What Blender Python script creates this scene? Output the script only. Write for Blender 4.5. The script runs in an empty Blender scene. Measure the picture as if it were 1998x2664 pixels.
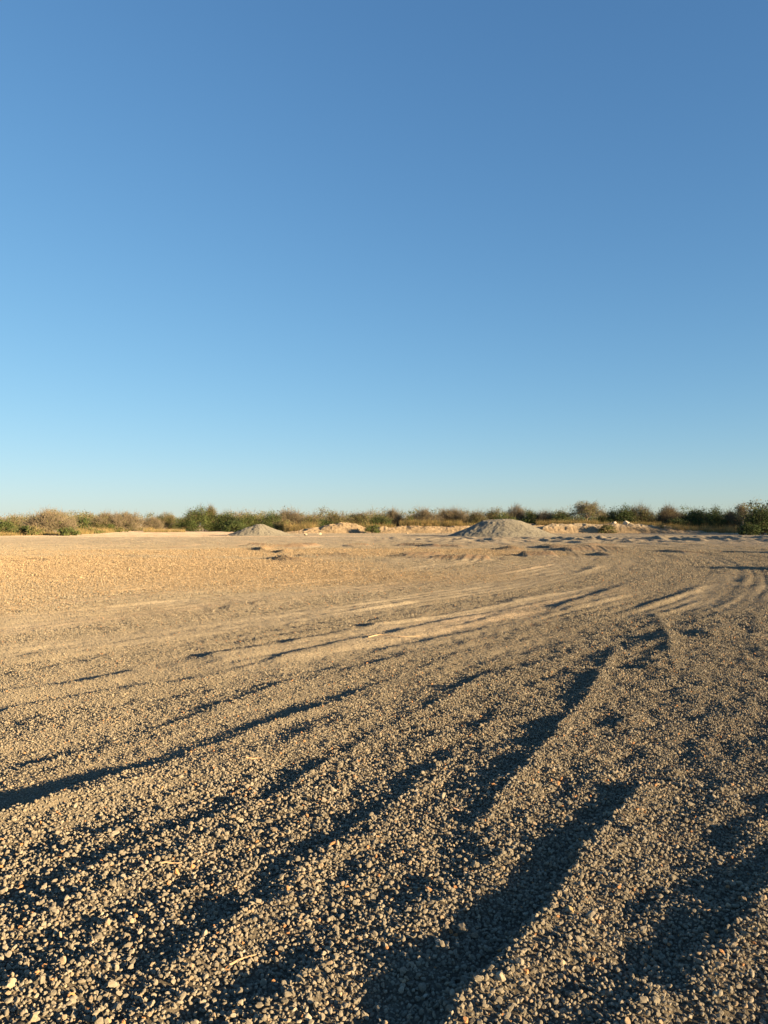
import bpy, math, random
import numpy as np
from math import radians as R

# ------------------------------------------------------------------ camera, sky, sun, exposure
SC = bpy.context.scene
COL = SC.collection
EYE = 1.6
F_PX = 2001.0            # focal length in photograph pixels
HOR = 1367.0             # eye level in photograph pixels
cam_d = bpy.data.cameras.new('camera')
cam_d.lens = 36.0 * F_PX / 2664.0
cam_d.sensor_width = 36.0
cam_d.clip_start = 0.05
cam_d.clip_end = 20000
cam = bpy.data.objects.new('camera', cam_d)
COL.objects.link(cam)
cam.location = (0, 0, EYE)
cam.rotation_euler = (R(90.0 + 1.0), 0, 0)
SC.camera = cam

SUN_AZ, SUN_EL = 124.0, 9.0
world = bpy.data.worlds.new('World'); SC.world = world
world.use_nodes = True
wn = world.node_tree
for n in list(wn.nodes): wn.nodes.remove(n)
sky = wn.nodes.new('ShaderNodeTexSky'); sky.sky_type = 'NISHITA'
sky.sun_disc = False
sky.sun_elevation = R(SUN_EL); sky.sun_rotation = R(SUN_AZ)
sky.altitude = 0; sky.air_density = 0.9; sky.dust_density = 0.2; sky.ozone_density = 4.3
bg = wn.nodes.new('ShaderNodeBackground'); bg.inputs['Strength'].default_value = 0.087
wo = wn.nodes.new('ShaderNodeOutputWorld')
gm = wn.nodes.new('ShaderNodeGamma'); gm.inputs[1].default_value = 0.97      # tone grade on the sky: softer fall-off towards the zenith
hs = wn.nodes.new('ShaderNodeHueSaturation'); hs.inputs['Saturation'].default_value = 1.03; hs.inputs['Hue'].default_value = 0.5025
wn.links.new(sky.outputs[0], gm.inputs[0]); wn.links.new(gm.outputs[0], hs.inputs['Color']); 
vm1 = wn.nodes.new('ShaderNodeVectorMath'); vm1.operation = 'MULTIPLY_ADD'     # soft shoulder for the brightest part near the sun and skyline
vm1.inputs[1].default_value = (0.19,) * 3; vm1.inputs[2].default_value = (1, 1, 1)
vm2 = wn.nodes.new('ShaderNodeVectorMath'); vm2.operation = 'DIVIDE'
wn.links.new(hs.outputs[0], vm1.inputs[0]); wn.links.new(hs.outputs[0], vm2.inputs[0]); wn.links.new(vm1.outputs[0], vm2.inputs[1])
wn.links.new(vm2.outputs[0], bg.inputs[0]); wn.links.new(bg.outputs[0], wo.inputs[0])

sun_d = bpy.data.lights.new('sun', 'SUN'); sun_d.energy = 5.0; sun_d.angle = R(0.53)
sun_d.color = (1.0, 0.735, 0.42)
sun = bpy.data.objects.new('sun', sun_d); COL.objects.link(sun)
sun.location = (30, -25, 30)
sun.rotation_euler = (R(90 - SUN_EL), 0, R(180 - SUN_AZ))
SC.view_settings.view_transform = 'Standard'
SC.view_settings.look = 'None'
SC.view_settings.gamma = 1.0
SC.view_settings.exposure = 2.0

# ------------------------------------------------------------------ helpers
rng = np.random.default_rng(11)
random.seed(5)

def at(u, v, z=0.0):
    """photograph pixel on the ground plane -> ground metres"""
    d = (EYE - z) * F_PX / max(v - HOR, 0.5)
    return ((u - 999.0) / F_PX * d, d)

def hash2(ix, iy, seed):
    h = (ix.astype(np.int64) * 374761393 + iy.astype(np.int64) * 668265263 + seed * 974634777) & 0x7fffffff
    h = ((h ^ (h >> 13)) * 1274126177) & 0x7fffffff
    h = (h ^ (h >> 16)) & 0xffffff
    return h / float(0xffffff)

def vnoise(x, y, seed=0):
    x = np.asarray(x, float); y = np.asarray(y, float)
    xi = np.floor(x); yi = np.floor(y); fx = x - xi; fy = y - yi
    fx = fx * fx * (3 - 2 * fx); fy = fy * fy * (3 - 2 * fy)
    a = hash2(xi, yi, seed); b = hash2(xi + 1, yi, seed); c = hash2(xi, yi + 1, seed); d = hash2(xi + 1, yi + 1, seed)
    return (a + (b - a) * fx) * (1 - fy) + (c + (d - c) * fx) * fy * 1.0 - 0.5

def fbm(x, y, seed=0, octs=4):
    s = 0; a = 1.0
    for k in range(octs):
        s = s + a * vnoise(x * 2 ** k + 17.3 * k, y * 2 ** k - 9.1 * k, seed + k); a *= 0.5
    return s

def sstep(a, b, x):
    t = np.clip((x - a) / (b - a), 0, 1); return t * t * (3 - 2 * t)

def set_attr(me, name, data, dom='POINT'):
    a = me.color_attributes.new(name, 'FLOAT_COLOR', dom)
    d = np.ones((len(data), 4), np.float32); d[:, :3] = data
    a.data.foreach_set('color', d.ravel())

def mesh_np(name, V, faces, mat, parent=None, smooth=False, colour=None, k=None):
    """V (n,3); faces (m,k) array of equal-size faces"""
    me = bpy.data.meshes.new(name)
    faces = np.asarray(faces, np.int32); m, kk = faces.shape
    me.vertices.add(len(V)); me.vertices.foreach_set('co', np.asarray(V, np.float32).ravel())
    me.loops.add(m * kk); me.loops.foreach_set('vertex_index', faces.ravel())
    me.polygons.add(m)
    me.polygons.foreach_set('loop_start', np.arange(0, m * kk, kk, dtype=np.int32))
    me.polygons.foreach_set('use_smooth', np.full(m, smooth, bool))
    me.update(calc_edges=True)
    if colour is not None: set_attr(me, 'col', colour)
    me.materials.append(mat)
    o = bpy.data.objects.new(name, me); COL.objects.link(o)
    if parent is not None: o.parent = parent
    return o

def tag(o, label=None, cat=None, group=None, kind=None):
    if label: o['label'] = label
    if cat: o['category'] = cat
    if group: o['group'] = group
    if kind: o['kind'] = kind
    return o

def empty(name, loc):
    e = bpy.data.objects.new(name, None); COL.objects.link(e); e.location = loc; e.empty_display_size = 0.3
    return e

def attr_mat(name, rough=0.9, scale=40.0, amount=0.25, bump=0.0, bscale=60.0, bdist=0.01, transl=0.0, spec=0.2):
    m = bpy.data.materials.new(name); m.use_nodes = True
    t = m.node_tree; N = t.nodes; L = t.links
    p = N['Principled BSDF']; p.inputs['Roughness'].default_value = rough
    p.inputs['Specular IOR Level'].default_value = spec
    p.inputs['Diffuse Roughness'].default_value = 1.0
    a = N.new('ShaderNodeAttribute'); a.attribute_name = 'col'
    tc = N.new('ShaderNodeTexCoord')
    nz = N.new('ShaderNodeTexNoise'); nz.inputs['Scale'].default_value = scale; nz.inputs['Detail'].default_value = 5
    L.new(tc.outputs['Object'], nz.inputs['Vector'])
    mr = N.new('ShaderNodeMapRange')
    mr.inputs['From Min'].default_value = 0.3; mr.inputs['From Max'].default_value = 0.7
    mr.inputs['To Min'].default_value = 1 - amount; mr.inputs['To Max'].default_value = 1 + amount
    L.new(nz.outputs['Fac'], mr.inputs['Value'])
    mx = N.new('ShaderNodeVectorMath'); mx.operation = 'SCALE'
    L.new(a.outputs['Color'], mx.inputs[0]); L.new(mr.outputs[0], mx.inputs['Scale'])
    L.new(mx.outputs[0], p.inputs['Base Color'])
    if bump > 0:
        nb = N.new('ShaderNodeTexNoise'); nb.inputs['Scale'].default_value = bscale; nb.inputs['Detail'].default_value = 6
        nb.inputs['Roughness'].default_value = 0.65
        L.new(tc.outputs['Object'], nb.inputs['Vector'])
        b = N.new('ShaderNodeBump'); b.inputs['Strength'].default_value = bump; b.inputs['Distance'].default_value = bdist
        L.new(nb.outputs['Fac'], b.inputs['Height']); L.new(b.outputs[0], p.inputs['Normal'])
    if transl > 0:
        tr = N.new('ShaderNodeBsdfTranslucent'); L.new(mx.outputs[0], tr.inputs['Color'])
        ms = N.new('ShaderNodeMixShader'); ms.inputs[0].default_value = transl
        L.new(p.outputs[0], ms.inputs[1]); L.new(tr.outputs[0], ms.inputs[2])
        L.new(ms.outputs[0], N['Material Output'].inputs['Surface'])
    return m

M_GROUND = attr_mat('packed_gravel', 0.95, 30.0, 0.22, 1.0, 28.0, 0.035)
M_STONE = attr_mat('crushed_stone', 0.85, 160.0, 0.18, 0.5, 300.0, 0.002)
M_PILE = attr_mat('crusher_dust', 0.95, 4.0, 0.12, 1.0, 3.5, 0.18)
M_RUBBLE = attr_mat('limestone_rubble', 0.95, 1.5, 0.2, 0.8, 4.0, 0.15)
M_LEAF = attr_mat('leaves', 0.75, 0.9, 0.2, transl=0.12)
M_TWIG = attr_mat('dry_twigs', 0.9, 1.5, 0.2)
M_BARK = attr_mat('bark', 0.9, 6.0, 0.25)
M_GRASS = attr_mat('dry_grass', 0.9, 0.5, 0.25, transl=0.3)

# ------------------------------------------------------------------ the lie of the ground
# each ridge: crest polyline in photograph pixels, height, steep side width, gentle side width, trough depth
RIDGES = [
 ([(1180,2664),(1290,2550),(1420,2400),(1500,2270),(1600,2150),(1655,2090),(1668,2072),(1676,2060)], .072,.05,.16,.055),
 ([(1170,2250),(1287,2124),(1360,2027),(1420,1955),(1480,1883),(1541,1810),(1571,1750),(1602,1703),(1615,1670)], .072,.045,.11,.004),
 ([(-120,2160),(0,2125),(169,2079),(338,2020),(464,1982),(591,1940),(700,1893),(747,1876),(848,1851),(960,1800),(1100,1735)], .048,.06,.24,.014),
 ([(-120,2400),(0,2353),(241,2262),(422,2184),(543,2136),(724,2075),(903,1961),(988,1910),(1072,1872),(1135,1843),(1230,1780),(1330,1720)], .046,.05,.17,.012),
 ([(-60,2300),(0,2270),(250,2190),(420,2130)], .025,.05,.15,.01),
 ([(380,2580),(480,2500),(640,2390),(800,2270),(950,2150),(1100,2060),(1180,2000)], .030,.06,.16,.012),
 ([(-60,1822),(0,1815),(169,1790),(274,1769),(420,1738)], .075,.08,.35,.02),
 ([(-60,1874),(0,1862),(169,1828),(274,1809),(422,1788),(498,1777),(640,1745)], .07,.08,.30,.02),
 ([(-60,2040),(0,2020),(127,1990),(295,1940),(359,1923),(506,1872),(633,1822),(800,1765)], .045,.06,.25,.01),
 ([(500,1722),(570,1712),(700,1691),(819,1670),(945,1649)], .085,.09,.35,.02),
 ([(640,1741),(777,1708),(945,1670),(1030,1655),(1156,1623),(1283,1600),(1400,1582)], .085,.09,.35,.02),
 ([(958,1640),(1030,1623),(1131,1604)], .085,.10,.40,.02),
 ([(962,1706),(1030,1689),(1156,1663),(1241,1644),(1400,1615)], .075,.09,.30,.02),
 ([(1703,1594),(1728,1636),(1741,1687),(1749,1722),(1770,1760)], .06,.05,.11,.0),
 ([(1686,1752),(1706,1742),(1738,1727)], .06,.08,.20,.01),
 ([(1962,1590),(1968,1640),(1973,1710)], .035,.07,.25,.01),
 ([(1804,1665),(1840,1650),(1880,1642)], .06,.10,.30,.02),
 ([(1420,1590),(1475,1578),(1540,1558),(1593,1540),(1640,1520)], .085,.10,.45,.03),
 ([(1298,1570),(1382,1555),(1440,1545)], .075,.10,.40,.01),
 ([(560,1590),(700,1572),(860,1555),(1000,1545)], .07,.10,.45,.01),
 ([(240,1640),(420,1622),(560,1604)], .06,.10,.45,.01),
 ([(0,1715),(200,1690),(420,1660),(600,1640),(740,1625)], .05,.08,.35,.01),
 ([(0,1760),(250,1722),(500,1690)], .05,.08,.35,.01),
 ([(1240,2520),(1150,2620)], .02,.05,.12,.0),
 ([(1760,2664),(1850,2520),(1960,2360),(2060,2200),(2100,2050)], .055,.06,.25,.02),
 ([(1480,2130),(1560,1990),(1640,1860)], .015,.05,.14,.0),
 ([(560,2110),(700,2010),(860,1930),(1000,1860)], .02,.05,.16,.0),
 ([(900,2200),(1050,2090),(1180,1970),(1290,1860),(1380,1780)], .025,.05,.18,.01),
]
CX, CY = -60.0, 58.6     # the lorries sweep round this spot

def flow(x, y):
    th = np.arctan2(y - CY, x - CX)
    r = np.hypot(x - CX, y - CY) + .25 * vnoise(x * .12, y * .12, 5)
    return r, th

def ridge_h(x, y):
    h = np.zeros_like(x)
    wob = 0.035 * vnoise(x * 1.6, y * 1.6, 71) + 0.018 * vnoise(x * 7, y * 7, 72)
    amp = 1.0 + 0.6 * vnoise(x * 1.3, y * 1.3, 73)
    for pts, hh, ws, wg, tr in RIDGES:
        P = np.array([at(u, v) for u, v in pts])
        if P[-1, 1] < P[0, 1]: P = P[::-1]      # run away from the eye: left side is the far side
        lo = P.min(0) - 1.8; hi = P.max(0) + 1.8
        idx = np.where((x > lo[0]) & (x < hi[0]) & (y > lo[1]) & (y < hi[1]))[0]
        if len(idx) == 0: continue
        px = x[idx]; py = y[idx]
        best = np.full(len(idx), 1e9); sg = np.zeros(len(idx)); tt = np.zeros(len(idx))
        seg = np.hypot(*(P[1:] - P[:-1]).T); tot = seg.sum(); acc = 0
        for i in range(len(P) - 1):
            a = P[i]; d = P[i + 1] - a; l2 = (d * d).sum()
            t = np.clip(((px - a[0]) * d[0] + (py - a[1]) * d[1]) / l2, 0, 1)
            qx = px - a[0] - t * d[0]; qy = py - a[1] - t * d[1]
            ds = np.hypot(qx, qy); cr = d[0] * qy - d[1] * qx
            m = ds < best
            best[m] = ds[m]; sg[m] = np.sign(cr[m]); tt[m] = (acc + t[m] * seg[i]) / tot
            acc += seg[i]
        s = best * sg + wob[idx]                 # >0 : left of the crest (far side)
        w = np.where(s > 0, ws, wg)
        endf = sstep(0, .12, tt) * sstep(1, .85, tt) if tr < .04 else sstep(1, .97, tt)
        endf = np.maximum(endf, 0.12)
        if tr < .04: endf = endf * (1 - .4 * tt)
        prof = np.exp(-np.abs(s / w) ** 1.5)
        tro = .8 * np.exp(-((s - ws * 3.2) / (ws * 2.6)) ** 2)
        h[idx] += endf * (.72 * hh * amp[idx] * prof - .55 * tr * tro)
    return h

def mounds(x, y):
    return 0 * x

def churn_mask(x, y):      # soft churned ground far off, on the right
    return np.exp(-((y - 88) / 18) ** 2) * sstep(-8, 4, x) * sstep(62, 48, x) * (.55 + .45 * sstep(4, 20, x))

def scrapes(x, y):        # scraped soil in front of the piles
    sc = np.clip(1 - 7 * np.abs(vnoise(x * .22 + .8 * vnoise(x * .4, y * .3, 82), y * .16, 81)), 0, 1) * sstep(-.05, .2, vnoise(x * .5, y * .2, 84))
    return sc * sstep(30, 37, y) * sstep(74, 56, y) * sstep(-22, -6, x) * sstep(22, 14, x)

def height(x, y):
    x = np.asarray(x, float); y = np.asarray(y, float)
    d = np.hypot(x, y)
    h = ridge_h(x, y)
    r, th = flow(x, y)
    near = sstep(26, 10, d)
    # long tyre-drawn undulations following the turning circle
    cm = compact_mask(x, y)
    st = fbm(r * 1.5, th * 14, 21, 3)
    st2 = fbm(r * 5.0, th * 22, 31, 2)
    berm = np.clip(1 - 5.5 * np.abs(vnoise(r * .95, th * 9, 35)), 0, 1) ** 1.5 * sstep(-.05, .3, vnoise(r * .5, th * 16, 36))
    tyre = np.sin(r * 2 * np.pi / 0.34 + 2 * vnoise(x * .3, y * .3, 56)) * sstep(.0, .2, vnoise(r * .5, th * 10, 55))
    tfar = sstep(11, 16, y) * sstep(70, 45, d)
    h += 0.030 * st + 0.012 * st2 + 0.055 * berm * (.4 + .6 * cm) * sstep(80, 45, d) + 0.013 * tyre * tfar * (1 - orange_mask(x, y))
    sl = th * 73.0                              # metres along the tracks
    rut = np.clip(np.sin(r * 2 * np.pi / .48 + 5 * vnoise(r * .25, sl * .03, 39)) - .25, 0, 1) * sstep(-.15, .12, vnoise(r * .45, sl * .07, 40))
    h += .028 * (1 - .7 * sstep(4, 8, x)) * rut * sstep(5.5, 9, y) * sstep(60, 38, d) * (1 - .85 * orange_mask(x, y)) * (.35 + .65 * cm)
    berm2 = np.clip(1 - 6 * np.abs(vnoise(r * 2.3, sl * .16, 37)), 0, 1) * sstep(-.1, .2, vnoise(r * .9, sl * .3, 38))
    h += 0.032 * berm2 * (sstep(62, 40, d) * (.5 + .5 * sstep(22, 14, d))) * (1 - .6 * orange_mask(x, y))
    # loose stuff thrown up along them
    h += 0.010 * fbm(x * 1.2, y * 1.2, 41, 3)
    h += near * (0.030 * vnoise(r * 5.5, sl * 2.4, 46) + 0.030 * vnoise(r * 11, sl * 6, 47) + .020 * vnoise(x * 21, y * 21, 48)) * (1 - .6 * cm)
    far = sstep(12, 30, d)
    h += sstep(8, 13, d) * sstep(60, 35, d) * (.014 * vnoise(x * 8, y * 8, 49) + .012 * vnoise(r * 6, sl * 1.2, 50))
    h += far * 0.022 * fbm(x * 2.6, y * 1.6, 51, 3)
    h += sstep(25, 60, d) * 0.07 * fbm(x * .5, y * .35, 53, 3)
    h += churn_mask(x, y) * (0.34 * np.clip(1 - 6 * np.abs(vnoise(x * .32 + .8 * vnoise(x * .4, y * .2, 62), y * .11, 61)), 0, 1) * sstep(-.2, .2, vnoise(x * .5, y * .12, 66)) + .22 * fbm(x * .7, y * .3, 63, 3) + .30 * vnoise(x * 1.9, y * .8, 64))
    # scraped hollows in the orange patch
    h += .28 * scrapes(x, y)
    # low gravel heaps just out of the picture on the right: their shadows reach in
    for hx, hy, hh, wr in ((22.3, 22.2, 2.0, 3.3), (31.0, 40.0, 2.0, 3.3)):
        h += hh * sstep(1.0, .05, np.hypot((x - hx), (y - hy) * .8) / wr)
    # very slight rise beyond the yard
    h += sstep(110, 400, d) * 0.4 * fbm(x * .01, y * .01, 91, 2)
    return h

def orange_mask(x, y):
    a = np.hypot((x + 14) / 15.5, (y - 26) / 15.0)
    b = np.hypot((x + 4) / 17.0, (y - 45) / 9.0)
    n = 0.45 * fbm(x * .18, y * .18, 101, 3)
    return np.maximum(sstep(1.15, .75, a + n), .9 * sstep(1.15, .7, b + n))

def compact_mask(x, y):    # wheel-packed fines against loose stone
    r, th = flow(x, y)
    n = fbm(r * .8, th * 3.0, 111, 4)
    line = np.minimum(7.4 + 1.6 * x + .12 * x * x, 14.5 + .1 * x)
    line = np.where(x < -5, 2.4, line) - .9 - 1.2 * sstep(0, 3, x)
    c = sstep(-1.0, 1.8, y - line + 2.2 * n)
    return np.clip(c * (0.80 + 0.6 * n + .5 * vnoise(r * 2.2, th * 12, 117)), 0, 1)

GREY_SHADED = np.array([.12, .102, .075]); TAN = np.array([.25, .210, .147]); ORANGE = np.array([.255, .192, .118])  # loose gravel's grey is darkened to add shade between the stones
PINK = np.array([.31, .24, .17])
FARG = np.array([.20, .168, .12])

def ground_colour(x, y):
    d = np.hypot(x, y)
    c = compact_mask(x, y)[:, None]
    base = GREY_SHADED * (1 - c) + TAN * c
    fg = (sstep(36, 60, d) * (1 - .75 * sstep(4, 12, x) * sstep(95, 70, d)))[:, None]
    base = base * (1 - fg) + FARG * fg
    om = orange_mask(x, y)[:, None]
    base = base * (1 - .85 * om) + ORANGE * .85 * om
    # reddish streaks in the tracks
    r, th = flow(x, y)
    rs = (sstep(.1, .4, fbm(r * .6, th * 3, 121, 3)) * sstep(9, 14, d) * sstep(110, 60, d))[:, None] * .38
    base = base * (1 - rs) + np.array([.33, .24, .165]) * rs
    so = (.75 * sstep(.1, .5, scrapes(x, y)))[:, None]
    base = base * (1 - so) + np.array([.19, .115, .065]) * so
    # pale dusty haul road past the far left edge
    pk = sstep(98, 112, y + 5 * fbm(x * .05, y * .05, 131, 2)) * sstep(-22, -30, x - .06 * (y - 110))
    pk = np.maximum(pk, sstep(104, 110, y) * sstep(118, 112, y) * sstep(4, -4, x))
    pk = pk[:, None]
    base = base * (1 - pk) + PINK * pk
    bl = sstep(150, 170, d)[:, None] * (1 - pk)
    base = base * (1 - bl) + np.array([.28, .21, .13]) * bl
    base = base * (1 + .35 * fbm(x * .9, y * .5, 141, 4))[:, None]
    return np.clip(base, .02, .8)

def build_ground():
    # one sheet round the viewpoint, finest where the yard is seen closest
    rr = [0.4, 0.9, 1.4, 1.8, 2.05]
    while rr[-1] < 4500:
        q = rr[-1]
        k = .0055 if q < 60 else (.0045 if q < 112 else (.0075 if q < 170 else .03))
        rr.append(q * (1 + k))
    rr = np.array(rr)
    fine = np.concatenate([np.arange(-34, 34.01, .095), np.arange(34.3, 50, .3)])
    coarse = np.arange(50, 326, 3.0)[1:-1]
    ang = np.radians(np.concatenate([fine, coarse]))
    A, Q = np.meshgrid(ang, rr)
    X = (Q * np.sin(A)).ravel(); Y = (Q * np.cos(A)).ravel()
    Z = height(X, Y)
    nr, na = len(rr), len(ang)
    i = np.arange(nr - 1)[:, None]; j = np.arange(na)[None, :]; j2 = (j + 1) % na
    F = np.stack([i * na + j + 0 * i, i * na + j2, (i + 1) * na + j2, (i + 1) * na + j], -1).reshape(-1, 4)[:, ::-1]
    V = np.stack([X, Y, Z], -1)
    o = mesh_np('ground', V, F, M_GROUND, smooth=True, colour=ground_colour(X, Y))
    tag(o, kind='structure')
    return o
build_ground()

# ------------------------------------------------------------------ loose stones
def icosphere(sub):
    import bmesh
    bm = bmesh.new(); bmesh.ops.create_icosphere(bm, subdivisions=sub, radius=1.0)
    bm.verts.ensure_lookup_table()
    V = np.array([v.co[:] for v in bm.verts]); F = np.array([[v.index for v in f.verts] for f in bm.faces])
    bm.free(); return V, F

def stone_protos(sub, n, seed):
    g = np.random.default_rng(seed)
    V0, F0 = icosphere(sub); out = []
    for k in range(n):
        V = V0.copy()
        for _ in range(9):                       # broken faces
            nrm = g.normal(size=3); nrm /= np.linalg.norm(nrm)
            dist = g.uniform(.38, .85)
            ov = V @ nrm - dist
            V -= np.where(ov > 0, ov, 0)[:, None] * nrm
        V += g.normal(scale=.03, size=V.shape)
        V *= np.array([1.0, g.uniform(.68, .95), g.uniform(.5, .8)])
        out.append(V)
    return np.array(out), F0

def rand_rot(n, g):
    q = g.normal(size=(n, 4)); q /= np.linalg.norm(q, axis=1)[:, None]
    w, x, y, z = q.T
    return np.stack([1-2*(y*y+z*z), 2*(x*y-z*w), 2*(x*z+y*w), 2*(x*y+z*w), 1-2*(x*x+z*z), 2*(y*z-x*w),
                     2*(x*z-y*w), 2*(y*z+x*w), 1-2*(x*x+y*y)], -1).reshape(n, 3, 3)

def stone_colours(n, x, y, g):
    om = orange_mask(x, y)
    cm = compact_mask(x, y)
    base = np.array([.212, .186, .140]) * np.exp(g.normal(scale=.16, size=n))[:, None]
    warm = g.random(n) < .10
    base[warm] = np.array([.27, .21, .14]) * np.exp(g.normal(scale=.15, size=(warm.sum(), 1)))
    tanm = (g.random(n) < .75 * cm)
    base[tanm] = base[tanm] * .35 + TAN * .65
    orr = g.random(n) < .012
    base[orr] = np.array([.38, .20, .09])
    wht = g.random(n) < .0005
    base[wht] = np.array([.42, .38, .31])
    oz = g.random(n) < om * (.45 + .45 * sstep(17, 26, y))
    base[oz] = ORANGE * np.exp(g.normal(scale=.22, size=(oz.sum(), 1)))
    return np.clip(base, .03, .8)

def scatter(name, shells, sub, seed):
    g = np.random.default_rng(seed)
    xs = []; ys = []; ss = []
    half = math.tan(R(33.5))
    for r0, r1, s, spm in shells:
        sp = s * spm
        gx = np.arange(-r1 * half - .3, r1 * half + .3, sp); gy = np.arange(r0 * .8, r1, sp)
        X, Y = np.meshgrid(gx, gy); X = X.ravel() + g.uniform(-.5, .5, X.size) * sp; Y = Y.ravel() + g.uniform(-.5, .5, Y.size) * sp
        d = np.hypot(X, Y)
        m = (d >= r0) & (d < r1) & (np.abs(X) < Y * half + .25)
        X = X[m]; Y = Y[m]
        c = compact_mask(X, Y); om = orange_mask(X, Y)
        keep = g.random(len(X)) < np.clip(1.0 - .25 * c + .35 * om, .3, 1.0)
        X = X[keep]; Y = Y[keep]; c = c[keep]; om = om[keep]
        xs.append(X); ys.append(Y)
        ss.append(s * .5 * np.exp(g.normal(scale=.30, size=len(X))) * (1 - .3 * c - .2 * c * sstep(7, 12, Y) * (1 - om)))
    x = np.concatenate(xs); y = np.concatenate(ys); s = np.concatenate(ss); n = len(x)
    c = compact_mask(x, y)
    z = height(x, y) + s * (g.uniform(-.3, 1.7, n) * (1 - .25 * c) - .1 * c)
    P, F = stone_protos(sub, 48, seed + 1)
    V = P[g.integers(0, 48, n)]
    V = np.einsum('nij,nkj->nki', rand_rot(n, g), V) * s[:, None, None]
    V[:, :, 2] *= .85
    V[:, :, 0] += x[:, None]; V[:, :, 1] += y[:, None]; V[:, :, 2] += z[:, None]
    nv = V.shape[1]
    FF = (F[None] + (np.arange(n) * nv)[:, None, None]).reshape(-1, 3)
    colr = np.repeat(stone_colours(n, x, y, g), nv, axis=0)
    o = mesh_np(name, V.reshape(-1, 3), FF, M_STONE, colour=colr)
    print(name, n, 'stones')
    return tag(o, kind='stuff')

near = scatter('gravel', [(1.9, 5.2, .0170, .85)], 2, 201)
sh = []; r = 5.2
while r < 48:
    r2 = r * 1.12; sh.append((r, r2, min(max(.0170, .0017 * (r + r2) / 2), .060), .84)); r = r2
while r < 128:
    r2 = r * 1.12; sh.append((r, r2, .065 + .02 * min(1, (r - 48) / 40), min(.84 * (r / 48) ** 3, 4.5))); r = r2
scatter('gravel', sh, 1, 301)

# ------------------------------------------------------------------ heaps of crushed stone
def pile(px, d, half_px, v_top, plateau, seed, label):
    g = np.random.default_rng(seed)
    x0 = (px - 999) / F_PX * d; R0 = half_px / F_PX * d; H = EYE + (HOR - v_top) / F_PX * d
    n = 150
    t = np.linspace(-1.35 * R0, 1.35 * R0, n)
    X, Y = np.meshgrid(t, t)
    th = np.arctan2(Y, X); rad = np.hypot(X, Y * 1.12)
    edge = R0 * (1 + .16 * vnoise(np.cos(th) * 1.6 + 5, np.sin(th) * 1.6, seed))
    u = np.clip((edge - rad) / (edge - plateau), -1, 1)
    Z = np.where(u > 0, H * np.clip(u, 0, 1) ** 1.05, 0)
    rr = np.clip(rad / edge, 0, 1); p = plateau / R0
    Z0 = H * np.where(rr < p, 1 - .10 * (rr / p) ** 2, .90 * ((1 - rr) / (1 - p)) ** 1.12)
    Z = H * (1 - np.exp(-np.maximum(u, 0) * 1.0 / .62)) / (1 - math.exp(-1 / .62)) * np.where(u > 0, 1, 0) * 0 + Z0 * (u > 0)
    gul = fbm(th * 5 + 3, rad * .35, seed + 3, 3)
    Z += np.where(u > 0, sstep(0, .3, u) * (.07 * gul + .12 * fbm(X * .9, Y * .9, seed + 5, 4) + .07 * vnoise(X * 3.5, Y * 3.5, seed + 9)), 0)
    Z += .10 * sstep(-.25, .15, u) * np.abs(fbm(X * 1.2, Y * 1.2, seed + 7, 3))
    Z -= .12 * (u < -.3)
    F = []
    i = np.arange(n - 1)[:, None]; j = np.arange(n - 1)[None, :]
    F = np.stack([i * n + j, i * n + j + 1, (i + 1) * n + j + 1, (i + 1) * n + j], -1).reshape(-1, 4)
    V = np.stack([X.ravel() + x0, Y.ravel() + d, Z.ravel() - .05], -1)
    c = np.array([.165, .152, .120]) * (1 + .25 * fbm(X * .6, Y * .6, seed + 11, 3).ravel())[:, None]
    o = mesh_np('gravel_pile', V, F, M_PILE, colour=c)
    return tag(o, label, 'gravel pile', 'piles of crushed stone')
pile(676, 121, 90, 1363.5, .9, 401, 'smaller grey pile of crushed stone in front of the green bushes')
pile(1306, 112, 150, 1350.5, 2.8, 402, 'larger grey flat-topped pile of crushed stone right of centre')

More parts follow.
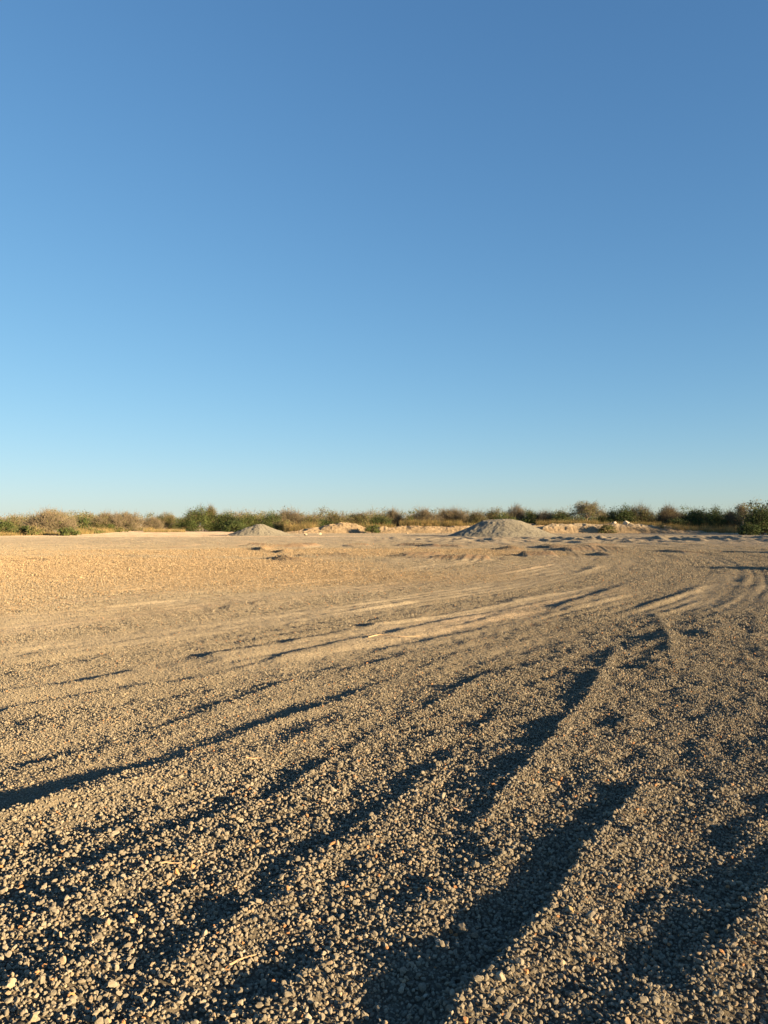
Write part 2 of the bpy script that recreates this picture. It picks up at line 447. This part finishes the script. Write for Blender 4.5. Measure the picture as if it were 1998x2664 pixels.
# ------------------------------------------------------------------ rubble banks at the back of the yard
def bank(pts, d, depth, label, seed, pale=0.0, y_skew=0.0):
    P = np.array(pts, float)
    xs = (P[:, 0] - 999) / F_PX * d; hs = EYE + (HOR - P[:, 1]) / F_PX * d + .12
    x = np.arange(xs[0], xs[-1], .22); v = np.linspace(-1, 1.6, 44)
    X, U = np.meshgrid(x, v)
    Hc = np.interp(X, xs, np.clip(hs, 0, 9))
    prof = np.where(U < 0, 1 - np.abs(U) ** 1.5, np.where(U < .6, 1, 1 - (U - .6) ** 2 * .5))
    prof = np.clip(prof, 0, 1)
    Y = d + depth * U + 1.0 * vnoise(X * .2, X * 0, seed)
    Z = Hc * prof + prof ** .5 * np.clip(Hc, 0, 1) * (.5 * fbm(X * .6, Y * .6, seed + 1, 4) + .22 * vnoise(X * 2.6, Y * 2.6, seed + 2)) - .1
    m, n = X.shape
    i = np.arange(m - 1)[:, None]; j = np.arange(n - 1)[None, :]
    F = np.stack([i * n + j, i * n + j + 1, (i + 1) * n + j + 1, (i + 1) * n + j], -1).reshape(-1, 4)
    c = np.array([.215, .162, .10]) * np.ones((m * n, 1))
    k = sstep(-.1, .35, fbm(X * .25, Z * .9 + Y * .1, seed + 4, 3)).ravel()[:, None]
    c = c * (1 - .6 * k) + np.array([.29, .22, .14]) * .6 * k
    top = (sstep(.55, .85, Z / np.maximum(Hc, .3)) * pale).ravel()[:, None]
    c = c * (1 - top) + np.array([.29, .235, .16]) * top
    o = mesh_np('rubble_bank', np.stack([X.ravel(), Y.ravel(), Z.ravel()], -1), F, M_RUBBLE, colour=c)
    tag(o, label, 'rubble bank', 'banks of pushed-up rubble')
    # lumps lying on it
    g = np.random.default_rng(seed + 20)
    nn = int(len(x) * 5.5)
    bi = g.integers(0, n, nn); bj = g.integers(0, int(m * .7), nn)
    idx = bj * n + bi
    VV = np.stack([X.ravel(), Y.ravel(), Z.ravel()], -1)[idx]
    keep = Hc.ravel()[idx] > .15
    return VV[keep], seed

lumps = []
lumps.append(bank([(735,1385.5),(790,1379),(830,1374),(862,1366),(885,1363),(905,1362),(928,1364),(948,1373),(966,1384)], 162, 3.2,
    'orange heap of rubble between the green bushes left of centre', 501))
lumps.append(bank([(968,1385),(985,1375),(1005,1373),(1050,1371),(1110,1369.5),(1160,1371),(1210,1369),(1270,1366),(1340,1362),(1400,1366),(1440,1370)], 164, 3.0,
    'long low rubble bank topped with golden grass, left of the larger grey pile', 502))
lumps.append(bank([(1395,1374),(1420,1368),(1470,1365),(1530,1364),(1600,1363),(1650,1364),(1700,1369),(1750,1372),(1800,1379),(1860,1385)], 160, 3.2,
    'pale-topped rubble bank right of the larger grey pile', 503, .9))

def lump_mesh(name, pos, size, colr, seed, mat=None):
    g = np.random.default_rng(seed); n = len(pos)
    P, F = stone_protos(1, 24, seed)
    V = P[g.integers(0, 24, n)]
    V = np.einsum('nij,nkj->nki', rand_rot(n, g), V) * size[:, None, None] + pos[:, None, :]
    nv = V.shape[1]
    FF = (F[None] + (np.arange(n) * nv)[:, None, None]).reshape(-1, 3)
    return mesh_np(name, V.reshape(-1, 3), FF, mat or M_RUBBLE, colour=np.repeat(colr, nv, axis=0))
pos = np.concatenate([l[0] for l in lumps]); g = np.random.default_rng(77); n = len(pos)
size = .062 * np.exp(g.normal(scale=.5, size=n))
colr = np.array([.26, .185, .105]) * np.exp(g.normal(scale=.28, size=n))[:, None]
pl = g.random(n) < .25; colr[pl] = np.array([.29, .235, .165])
# scattered rubble along the foot of the banks and the left verge
m2 = 1100
ex = np.stack([g.uniform(-70, 84, m2), 0 * g.random(m2), 0 * g.random(m2)], -1)
ex[:, 1] = np.where(ex[:, 0] < -22, g.uniform(117, 123, m2), g.uniform(150, 160, m2)) + g.normal(0, 1, m2)
okx = (ex[:, 0] < -45) | (ex[:, 0] > -25)
ex = ex[okx]; m2 = len(ex)
pos = np.concatenate([pos, ex]); size = np.concatenate([size, .09 * np.exp(g.normal(scale=.5, size=m2))])
colr = np.concatenate([colr, np.array([.3, .22, .14]) * np.exp(g.normal(scale=.2, size=m2))[:, None]])
tag(lump_mesh('rubble', pos, size, colr, 78), kind='stuff')

def single_rock(name, u, v, d, size_px, colr, label, cat, seed, z=None, flat=.75, group=None, mat=None, tint=None):
    if d is None:
        x, d = at(u, v)
    else:
        x = (u - 999) / F_PX * d
    s = size_px / 2 / F_PX * math.hypot(d, EYE)
    if z is None: z = float(height(np.array([x]), np.array([d]))[0]) + s * .45
    g = np.random.default_rng(seed)
    P, F = stone_protos(2, 1, seed)
    V = P[0] * s; V = V @ rand_rot(1, g)[0].T; V[:, 2] *= flat
    o = mesh_np(name, V, F, mat or M_RUBBLE, colour=np.tile(np.array(colr), (len(V), 1)))
    o.location = (x, d, z)
    return tag(o, label, cat, group)
CREAM = (.46, .39, .28)
for i, (u, v, d, sz, lab) in enumerate([
    (1598, 1358, 161.5, 20, 'smaller white boulder on the pale rubble bank, the left one of two'),
    (1631, 1360, 161.0, 32, 'larger white boulder on the pale rubble bank, the right one of two')]):
    single_rock('boulder', u, v, d, sz, (.50, .43, .33), lab, 'boulder', 600 + i, z=EYE + (HOR - v - 3) / F_PX * d, flat=.6, group='white boulders on the bank')
for i, (u, v, sz, lab) in enumerate([
    (61, 1389, 15, 'small cream rock at the foot of the bushes, leftmost on the verge'),
    (89, 1389.5, 24, 'largest cream rock on the left verge under the dry bush'),
    (115, 1389, 20, 'orange cream rock on the left verge, right of the largest cream rock'),
    (168, 1393.5, 11, 'small cream rock in front of the round dark green shrub'),
    (795, 1393.5, 14, 'pale rock on the yard right of the smaller grey pile'),
    (831, 1391.5, 13, 'pale rock on the yard before the orange rubble heap')]):
    single_rock('rock', u, v, None, sz, CREAM, lab, 'rock', 620 + i, group='pale rocks along the back of the yard')

# ------------------------------------------------------------------ scrub
def tube(P, rad, k=6):
    P = np.array(P, float); n = len(P); V = []
    for i in range(n):
        t = P[min(i + 1, n - 1)] - P[max(i - 1, 0)]; t /= np.linalg.norm(t) + 1e-9
        a = np.cross(t, [.3, .1, .95]) if abs(t[2]) < .9 else np.cross(t, [1, 0, 0]); a /= np.linalg.norm(a)
        b = np.cross(t, a)
        for j in range(k):
            q = 2 * math.pi * j / k
            V.append(P[i] + rad[i] * (math.cos(q) * a + math.sin(q) * b))
    F = []
    for i in range(n - 1):
        for j in range(k):
            F.append([i * k + j, i * k + (j + 1) % k, (i + 1) * k + (j + 1) % k, (i + 1) * k + j])
    return np.array(V), np.array(F)

def join(parts):
    V = []; F = []; o = 0
    for v, f in parts:
        V.append(v); F.append(f + o); o += len(v)
    return np.concatenate(V), np.concatenate(F)

def leaf_quads(C, size, g, flat=0.0):
    """one small bent-free quad per leaf spray at each centre"""
    n = len(C)
    a = g.normal(size=(n, 3)); a /= np.linalg.norm(a, axis=1)[:, None]
    b = g.normal(size=(n, 3)); b[:, 2] *= 1 - flat
    b -= (a * b).sum(1)[:, None] * a; b /= np.linalg.norm(b, axis=1)[:, None]
    s = size[:, None]
    V = np.stack([C - a * s, C - b * s * .45, C + a * s, C + b * s * .45], 1).reshape(-1, 3)
    return V, np.arange(4 * n).reshape(n, 4)

def twig_tris(A, B, w, g):
    n = len(A); d = B - A
    s = np.cross(d, g.normal(size=(n, 3))); s /= np.linalg.norm(s, axis=1)[:, None]
    s2 = np.cross(d, s); s2 /= np.linalg.norm(s2, axis=1)[:, None]
    w = w[:, None]
    V = np.stack([A + s * w, A - s * w, B, A + s2 * w, A - s2 * w, B], 1).reshape(-1, 3)
    return V, np.arange(6 * n).reshape(2 * n, 3)

KIND = {  # leaf colours, twig colour, share of leaves, share of twigs
 'green': ([(.066,.088,.026),(.052,.074,.022),(.100,.115,.036)], (.16,.12,.075), 1.0, .12),
 'dark':  ([(.040,.062,.020),(.055,.080,.024),(.075,.095,.030)], (.12,.09,.06), 1.1, .12),
 'olive': ([(.105,.108,.040),(.130,.122,.050),(.078,.088,.032)], (.21,.16,.10), .75, .45),
 'dry':   ([(.150,.130,.070),(.125,.112,.052),(.095,.10,.040)], (.215,.175,.12), .32, 1.25),
 'bare':  ([(.150,.135,.075),(.130,.115,.060)], (.225,.185,.13), .08, 1.1),
 'low':   ([(.140,.136,.05),(.180,.160,.070),(.100,.125,.036)], (.28,.21,.12), .9, .4),
}
def crown_points(W, D, H, g, n, lift=.08, rough=.22):
    """clump centres on and inside an uneven dome"""
    out = []
    th = g.uniform(0, 2 * math.pi, n); ph = np.arcsin(g.uniform(0, 1, n) ** .8)
    rr = g.uniform(.35, 1.0, n) ** .5
    lump = 1 + rough * np.sin(th * 2 + g.uniform(0, 6)) * .5 + g.normal(scale=rough * .55, size=n)
    x = W / 2 * rr * lump * np.cos(th) * np.cos(ph); y = D / 2 * rr * lump * np.sin(th) * np.cos(ph)
    z = H * (lift + (1 - lift) * rr * np.sin(ph) * np.minimum(lump, 1.12))
    return np.stack([x, y, z], -1)

def shrub_parts(W, H, kind, g, leaf=.125, trunk_h=None):
    D = W * g.uniform(.75, 1.0); cols, tcol, lf, tf = KIND[kind]
    area = W * H
    ncl = int(np.clip(14 + area * 2.6, 16, 130))
    C = crown_points(W * .92, D * .92, H * .93, g, ncl, lift=.06 if trunk_h is None else trunk_h / H)
    parts = {}
    crad = np.clip(.12 * math.sqrt(area), .22, .75)
    nl = int(min(area, 60) * 300 * lf + max(area - 60, 0) * 170 * lf)
    ci = g.integers(0, ncl, nl)
    P = C[ci] + g.normal(size=(nl, 3)) * crad * np.array([1.05, 1.0, .62])
    P[:, 2] = np.abs(P[:, 2] - .03) + .03
    V1, F1 = leaf_quads(P, leaf * np.exp(g.normal(scale=.3, size=nl)), g)
    tone = np.array([cols[g.integers(0, len(cols))] for _ in range(ncl)]) * np.exp(g.normal(scale=.16, size=(ncl, 1)))
    c1 = np.repeat(tone[ci] * np.exp(g.normal(scale=.12, size=(nl, 1))), 4, axis=0)
    # twigs
    nt = int(min(area, 60) * 120 * tf) + 20
    ti = g.integers(0, ncl, nt)
    A = C[ti] + g.normal(size=(nt, 3)) * crad * .6
    A[:, 2] = np.maximum(A[:, 2], .05)
    outd = A / np.array([W / 2, D / 2, H]); outd /= np.linalg.norm(outd, axis=1)[:, None] + 1e-6
    L = g.uniform(.3, .95, nt)[:, None] * min(1.3, .35 + H * .2)
    B = A + (outd * .8 + g.normal(size=(nt, 3)) * .5 + np.array([0, 0, .35])) * L
    B[:, 2] = np.maximum(B[:, 2], .05)
    V2, F2 = twig_tris(A, B, g.uniform(.014, .032, nt), g)
    c2 = np.repeat(np.array(tcol) * np.exp(g.normal(scale=.22, size=(nt, 1))), 6, axis=0)
    # stems
    st = []
    ns = 5 if trunk_h is None else 1
    for k in range(ns):
        a = g.uniform(0, 2 * math.pi); b0 = np.array([math.cos(a), math.sin(a), 0]) * (.12 * W * g.random() if ns > 1 else 0)
        th = (.45 * H if trunk_h is None else trunk_h)
        top = b0 * 1.5 + np.array([g.normal() * .2, g.normal() * .2, th])
        mid = (b0 + top) / 2 + g.normal(size=3) * .08
        r0 = .022 * H if ns > 1 else .035 * H
        st.append(tube([b0 - [0, 0, .1], mid, top], [r0, r0 * .8, r0 * .6]))
        tg = C[g.choice(ncl, min(ncl, 7), replace=False)]
        for q in tg:
            st.append(tube([top - [0, 0, .05], (top + q) / 2 + g.normal(size=3) * .12 + [0, 0, -.1], q], [r0 * .5, r0 * .33, r0 * .14], 5))
    V3, F3 = join(st)
    return (V1, F1, c1), (V2, F2, c2), (V3, F3, np.tile(np.array(tcol) * .8, (len(V3), 1)))

def merge_tris(q, t):
    (V1, F1, c1), (V2, F2, c2) = q, t
    F1 = np.concatenate([F1[:, [0, 1, 2]], F1[:, [0, 2, 3]]])
    return np.concatenate([V1, V2]), np.concatenate([F1, F2 + len(V1)]), np.concatenate([c1, c2])

def bush(name, label, cat, u, w_px, v_top, d, kind, seed, group, leaf=.125, trunk_h=None, mixk=None):
    g = np.random.default_rng(seed)
    W = w_px / F_PX * d; H = max(.5, EYE + (HOR - v_top) / F_PX * d)
    L, T, S = shrub_parts(W, H, kind, g, leaf, trunk_h)
    e = empty(name, ((u - 999) / F_PX * d, d, 0.0)); tag(e, label, cat, group)
    K = merge_tris(L, T)
    mesh_np('crown', K[0], K[1], M_LEAF, e, colour=K[2])
    mesh_np('trunk', S[0], S[1], M_BARK, e, smooth=True, colour=S[2])
    return e

GB = 'scrub bushes along the back of the yard'
BUSHES = [
 # u, width, top, distance, kind, label
 (4, 70, 1353, 128, 'green', 'olive green shrub cut by the left edge of the photo'),
 (38, 46, 1346, 150, 'olive', 'small yellow-green shrub peeping out behind the left edge shrub'),
 (132, 142, 1333, 136, 'dry', 'big round dry grey-brown bush near the left edge'),
 (66, 34, 1366, 124, 'dark', 'small dark shrub in the shade left of the big round dry bush'),
 (90, 44, 1369, 122, 'low', 'low yellowish shrub behind the cream rocks on the verge'),
 (179, 56, 1368, 121, 'green', 'compact round dark green shrub on the left verge'),
 (216, 36, 1345, 158, 'green', 'small green crown in the dip between the two wide dry bushes'),
 (305, 148, 1334, 205, 'dry', 'wide dry grey-brown bush left of the haul road'),
 (262, 60, 1343, 200, 'olive', 'olive shrub at the left shoulder of the wide dry bush'),
 (287, 26, 1357, 185, 'green', 'small bright green shrub standing against the wide dry bush'),
 (238, 58, 1370, 148, 'low', 'low straw-coloured shrub right of the round dark green shrub'),
 (308, 42, 1371, 180, 'low', 'low yellow-green shrub at the tip of the left verge'),
 (352, 44, 1370, 228, 'low', 'last low tuft of shrub beside the haul road'),
 (434, 90, 1336, 300, 'olive', 'pale olive dome-shaped bush straight behind the haul road'),
 (398, 60, 1347, 285, 'dry', 'brown bush left of the olive dome behind the haul road'),
 (474, 46, 1344, 290, 'green', 'green shrub between the olive dome and the large leafy tree'),
 (520, 108, 1319, 205, 'green', 'large leafy green tree at the right side of the haul road'),
 (548, 34, 1313, 206, 'olive', 'thin sparse treetop rising above the large leafy tree'),
 (590, 76, 1332, 205, 'dark', 'bright green bush right of the large leafy tree'),
 (612, 64, 1352, 190, 'dark', 'dark low bush just left behind the smaller grey pile'),
 (648, 66, 1336, 200, 'green', 'green bush with ragged top directly behind the smaller grey pile'),
 (705, 62, 1333, 200, 'dark', 'dark flat-topped crown right behind the smaller grey pile'),
 (736, 56, 1350, 185, 'olive', 'olive bush at the right foot of the smaller grey pile'),
 (760, 84, 1332, 205, 'dry', 'pinkish dry bush between the flat-topped crown and the olive bushes'),
 (806, 60, 1341, 176, 'olive', 'olive bush behind the low dense green bush'),
 (836, 96, 1351, 180, 'dark', 'low dense green bush left of the orange rubble heap'),
 (876, 76, 1331, 182, 'olive', 'tall olive bush behind the orange rubble heap'),
 (930, 66, 1333, 184, 'olive', 'grey-green bush above the right end of the orange rubble heap'),
 (968, 40, 1364, 157, 'green', 'small green shrub growing in the gap between the rubble banks'),
 (985, 70, 1335, 186, 'green', 'green bush behind the gap between the rubble banks'),
 (1022, 60, 1330, 192, 'dry', 'dry brown bush just right of the gap between the rubble banks'),
 (1067, 18, 1328, 180, 'green', 'slender upright bright green shrub above the grassy bank'),
 (1108, 84, 1331, 188, 'dry', 'dry brown bush right of the slender upright green shrub'),
 (1176, 96, 1326, 192, 'dry', 'broad dry bush over the middle of the grassy bank'),
 (1240, 72, 1334, 186, 'olive', 'olive bush behind the left slope of the larger grey pile'),
 (1284, 46, 1321, 196, 'olive', 'thin-topped olive bush left of the summit of the larger grey pile'),
 (1338, 60, 1319, 196, 'bare', 'leafless branchy bush above the larger grey pile'),
 (1312, 70, 1335, 188, 'green', 'green bush directly above the larger grey pile'),
 (1384, 50, 1329, 190, 'dark', 'dark bush above the right slope of the larger grey pile'),
 (1420, 54, 1329, 190, 'dry', 'dry greyish bush right above the larger grey pile'),
 (1462, 60, 1331, 186, 'dark', 'dark brownish bush left of the spreading tree'),
 (1586, 66, 1330, 186, 'dark', 'dark low bush under the right side of the spreading tree'),
 (1626, 52, 1315, 184, 'dark', 'dark green tree behind the white boulders'),
 (1666, 92, 1315, 186, 'olive', 'large olive dome-shaped bush right of the white boulders'),
 (1742, 86, 1318, 188, 'dry', 'rounded dry grey bush behind the end of the pale rubble bank'),
 (1806, 60, 1323, 180, 'dark', 'dark mixed bush right of the rounded dry grey bush'),
 (1858, 66, 1322, 176, 'dark', 'dark bush with level top towards the right edge'),
 (1906, 50, 1326, 176, 'dry', 'shaded dry bush left of the small round-headed tree'),
 (1760, 60, 1345, 168, 'dark', 'low dark shrub in the grass at the end of the pale rubble bank'),
 (1582, 46, 1362, 156, 'low', 'flat dark shrub creeping over the pale rubble bank'),
 (1980, 72, 1318, 132, 'dark', 'large dark green tree cut by the right edge of the photo'),
 (1950, 60, 1360, 128, 'dark', 'low dark green bush at the foot of the right edge tree'),
]
for i, (u, w, vt, d, kind, lab) in enumerate(BUSHES):
    istree = 'tree' in lab.split(' at ')[0].split(' cut ')[0].split(' behind ')[0] and 'left of' not in lab and 'right of' not in lab and 'foot' not in lab
    bush('tree' if istree and kind != 'low' else 'shrub', lab, 'tree' if istree else 'bush', u, w, vt + 2, d, kind, 900 + i, GB)

def spreading_tree(u, w_px, v_top, d, seed, label, kind='dry', trunk_frac=.45):
    g = np.random.default_rng(seed)
    W = w_px / F_PX * d; H = EYE + (HOR - v_top) / F_PX * d
    e = empty('spreading_tree', ((u - 999) / F_PX * d, d, 0)); tag(e, label, 'tree', GB)
    cols, tcol, lf, tf = KIND[kind]
    st = []; tips = []
    base = np.array([0, 0, -.2]); fork = np.array([.15, 0, H * trunk_frac])
    st.append(tube([base, [0.1, .05, H * .2], fork], [.22, .17, .14], 8))
    for k in range(14):
        a = 2 * math.pi * k / 14 + g.normal() * .3; ext = (.5, .95, .25)[k % 3]
        q = fork + np.array([math.cos(a) * W * .26 * ext, math.sin(a) * W * .24 * ext, H * (.14 + .22 * (1 - ext)) + g.normal() * .15])
        st.append(tube([fork, (fork + q) / 2 + [0, 0, .12], q], [.10, .075, .05], 6))
        for m in range(6):
            b = a + g.normal() * .7
            t = q + np.array([math.cos(b) * W * .2 * g.uniform(.1, 1.15), math.sin(b) * W * .18 * g.uniform(.1, 1.1), H * g.uniform(-.12, .28)])
            t[2] = min(t[2], H * (.97 - .30 * (np.hypot(t[0], t[1]) / (W / 2)) ** 2))
            st.append(tube([q, (q + t) / 2 + g.normal(size=3) * .1, t], [.05, .035, .015], 5)); tips.append(t); tips.append((q + t) / 2)
    V, F = join(st)
    mesh_np('trunk', V, F, M_BARK, e, smooth=True, colour=np.tile(np.array([.23, .19, .14]), (len(V), 1)))
    tips = np.array(tips); nt = int(2600 * W / 6)
    A = tips[g.integers(0, len(tips), nt)] + g.normal(size=(nt, 3)) * [.5, .5, .3]
    B = A + (g.normal(size=(nt, 3)) * .55 + [0, 0, .25]) * g.uniform(.3, .8, nt)[:, None]
    V, F = twig_tris(A, B, g.uniform(.012, .026, nt), g)
    T = (V, F, np.repeat(np.array([.27, .22, .15]) * np.exp(g.normal(scale=.2, size=(nt, 1))), 6, axis=0))
    nl = int(1900 * W / 6)
    P = tips[g.integers(0, len(tips), nl)] + g.normal(size=(nl, 3)) * [.45, .45, .25]
    V, F = leaf_quads(P, .12 * np.exp(g.normal(scale=.3, size=nl)), g)
    K = merge_tris((V, F, np.repeat(np.array([.13, .135, .05]) * np.exp(g.normal(scale=.25, size=(nl, 1))), 4, axis=0)), T)
    mesh_np('crown', K[0], K[1], M_LEAF, e, colour=K[2])
spreading_tree(1526, 110, 1304, 186, 1201, 'tallest tree, grey-brown and spreading with a visible forked trunk, behind the pale rubble bank')
spreading_tree(1930, 32, 1312, 150, 1202, 'small round-headed tree with a bare stem left of the right edge tree', 'dark')

# farther scrub that reads as one mass, wrapped round the yard
def scrub_mass():
    g = np.random.default_rng(1301); P = []; Cc = []; tw = []; tc = []
    spots = []
    for k in range(620):
        x = g.uniform(-190, 220); y = g.uniform(225, 340); spots.append((x, y, g.uniform(4.4, 7.0)))
    for k in range(85):   # right hand boundary, beyond the picture's edge
        spots.append((g.uniform(82, 112), g.uniform(112, 176), g.uniform(6, 8.5)))
    for k in range(30):
        spots.append((g.uniform(-130, -72), g.uniform(118, 190), g.uniform(3, 4.6)))
    keys = ['dry', 'olive', 'dry', 'dry', 'low', 'olive']
    for x, y, h in spots:
        if -95 < x < -50 and y < 300: continue
        k = ['dark', 'dark', 'olive'][g.integers(0, 3)] if x > 60 else keys[g.integers(0, 6)]; cols, tcol, lf, tf = KIND[k]
        W = g.uniform(6, 12); n = int(420 * (.6 + lf)); C = crown_points(W, W, h, g, 16)
        ci = g.integers(0, 16, n)
        P.append(C[ci] + g.normal(size=(n, 3)) * [.8, .8, .45] + [x, y, 0])
        tone = np.array([cols[g.integers(0, len(cols))] for _ in range(16)])[ci]
        Cc.append(tone * np.exp(g.normal(scale=.15, size=(n, 1))))
        nt = int(200 * tf) + 30; A = C[g.integers(0, 16, nt)] + g.normal(size=(nt, 3)) * .7; A[:, 2] = np.abs(A[:, 2])
        B = A + (g.normal(size=(nt, 3)) * .6 + [0, 0, .5]) * g.uniform(.4, 1.2, (nt, 1)); B[:, 2] = np.maximum(B[:, 2], .1)
        tw.append((A + [x, y, 0], B + [x, y, 0])); tc.append(np.array(tcol) * np.exp(g.normal(scale=.25, size=(nt, 1))))
    P = np.concatenate(P); P[:, 2] = np.maximum(P[:, 2], .1); Cc = np.concatenate(Cc)
    V, F = leaf_quads(P, .20 * np.exp(g.normal(scale=.3, size=len(P))), g)
    A = np.concatenate([a for a, b in tw]); B = np.concatenate([b for a, b in tw])
    V2, F2 = twig_tris(A, B, g.uniform(.02, .045, len(A)), g)
    K = merge_tris((V, F, np.repeat(Cc, 4, axis=0)), (V2, F2, np.repeat(np.concatenate(tc), 6, axis=0)))
    tag(mesh_np('scrub', K[0], K[1], M_LEAF, colour=K[2]), kind='stuff')
scrub_mass()

# dry grass
def grass():
    g = np.random.default_rng(1401); A = []; H = []
    def strip(u0, u1, d0, d1, z, n, h):
        d = g.uniform(d0, d1, n); u = g.uniform(u0, u1, n)
        if d1 < 30: d = d + np.interp(u, [0, 180, 240, 300, 380, 420], [118, 125, 145, 178, 250, 300])
        cl = g.random(n) < .75
        t = vnoise(u * .09, d * .3, 7)
        keep = (t > -.12) | ~cl
        d = d[keep]; u = u[keep]
        zz = z if np.isscalar(z) else np.interp(u, z[0], z[1])
        A.append(np.stack([(u - 999) / F_PX * d, d, zz + 0 * d], -1)); H.append(h * np.exp(g.normal(scale=.3, size=len(d))))
    strip(1040, 1200, 165.5, 171, 1.55, 5200, .95)
    strip(1180, 1260, 166, 171, 1.5, 900, .6)
    strip(1395, 1560, 163, 169, 1.75, 4200, .8)
    strip(1560, 1720, 163, 169, 1.7, 1900, .6)
    strip(1700, 1860, 158, 166, ([1700, 1860], [1.3, 0]), 3600, .8)
    strip(1640, 1998, 160, 172, 0, 5200, 1.3)
    strip(740, 820, 163, 172, .2, 2600, 1.5)
    strip(880, 1030, 164, 171, .9, 2600, .9)
    strip(0, 215, 0, 9, 0, 3600, .45)
    strip(200, 400, 0, 16, 0, 6500, .75)
    strip(375, 480, 178, 200, 0, 1800, .7)
    A = np.concatenate(A); H = np.concatenate(H); n = len(A)
    A = A + g.normal(size=A.shape) * [.15, .15, 0]
    B = A + np.stack([g.normal(size=n) * .22, g.normal(size=n) * .22, np.ones(n)], -1) * H[:, None]
    V, F = twig_tris(A, B, g.uniform(.018, .04, n), g)
    c = np.array([.36, .27, .12]) * np.exp(g.normal(scale=.22, size=(n, 1)))
    gr = g.random(n) < .2; c[gr] = np.array([.19, .19, .07])
    tag(mesh_np('dry_grass', V, F, M_GRASS, colour=np.repeat(c, 6, axis=0)), kind='stuff')
grass()

# ------------------------------------------------------------------ sticks and odd stones lying on the gravel
def stick(pts_px, r, label, seed, lift=.012, colr=(.44, .31, .19)):
    P = []
    for u, v in pts_px:
        x, y = at(u, v, .01); z = float(height(np.array([x]), np.array([y]))[0]) + lift
        P.append([x, y, z])
    P = np.array(P)
    # resample with small kinks
    g = np.random.default_rng(seed); Q = []
    for i in range(len(P) - 1):
        for t in (0, .5): Q.append(P[i] * (1 - t) + P[i + 1] * t + (g.normal(size=3) * r * .7 if t else 0))
    Q.append(P[-1]); Q = np.array(Q); o0 = Q[0].copy(); zz = np.maximum(Q[:, 2], np.percentile(Q[:, 2], 60)); Q[:, 2] = zz
    rad = np.linspace(r, r * .45, len(Q))
    V, F = tube(Q - o0, rad, 7)
    k = len(Q)
    o = mesh_np('stick', V, F, M_BARK, smooth=True, colour=np.tile(np.array(colr), (len(V), 1)))
    o.location = o0
    return tag(o, label, 'stick', 'sticks lying on the gravel')
stick([(958,1672),(990,1664),(1015,1666),(1050,1669),(1090,1667)], .008, 'long pale bent branch lying between wheel ruts in the middle distance', 1, .03)
stick([(642,1981),(665,1980),(682,1979)], .006, 'short orange twig with a stone at its end, left of centre', 2)
stick([(350,2170),(372,2163),(392,2153)], .005, 'thin pale twig on the gravel ridge at centre left', 3)
stick([(424,2253),(450,2252),(478,2250)], .005, 'straight reddish twig lying level, left of centre in the foreground', 4)
stick([(600,2508),(622,2497),(645,2488),(670,2481)], .0045, 'long pale twig in the near foreground, left of centre', 5, .016)
stick([(1820,2371),(1832,2372),(1846,2372)], .004, 'tiny grey twig in the shaded gravel at lower right', 6)

for i, (u, v, sz, c, lab) in enumerate([
    (430, 2405, 13, (.55, .54, .52), 'tiny bright white pebble in the left foreground'),
    (362, 2368, 22, (.42, .25, .11), 'smooth orange pebble above the bright white pebble'),
    (27, 2549, 26, (.40, .24, .14), 'reddish pebble at the left edge of the foreground'),
    (856, 2467, 30, (.42, .31, .20), 'large upright tan stone in the foreground left of centre'),
    (193, 2602, 21, (.42, .26, .11), 'orange pebble near the bottom left corner'),
    (290, 2648, 24, (.40, .28, .15), 'yellowish pebble cut close to the bottom edge at left'),
    (615, 2640, 38, (.40, .28, .15), 'largest orange-tan stone at the bottom edge, left of centre'),
    (42, 2582, 34, (.30, .26, .18), 'big olive-grey stone below the reddish pebble at the left edge'),
    (1300, 2592, 40, (.36, .30, .21), 'largest pale stone on the ridge near the bottom edge'),
    (1478, 2398, 30, (.40, .30, .15), 'flat yellow stone on the flank of the main ridge'),
    (1186, 2112, 20, (.42, .28, .18), 'pinkish orange pebble on the crest at centre right'),
    (646, 2210, 20, (.42, .25, .12), 'bright orange pebble in the dark gravel at centre left'),
    ]):
    single_rock('pebble', u, v, None, sz, c, lab, 'pebble', 1500 + i, flat=.85, group='odd coloured stones in the gravel', mat=M_STONE)
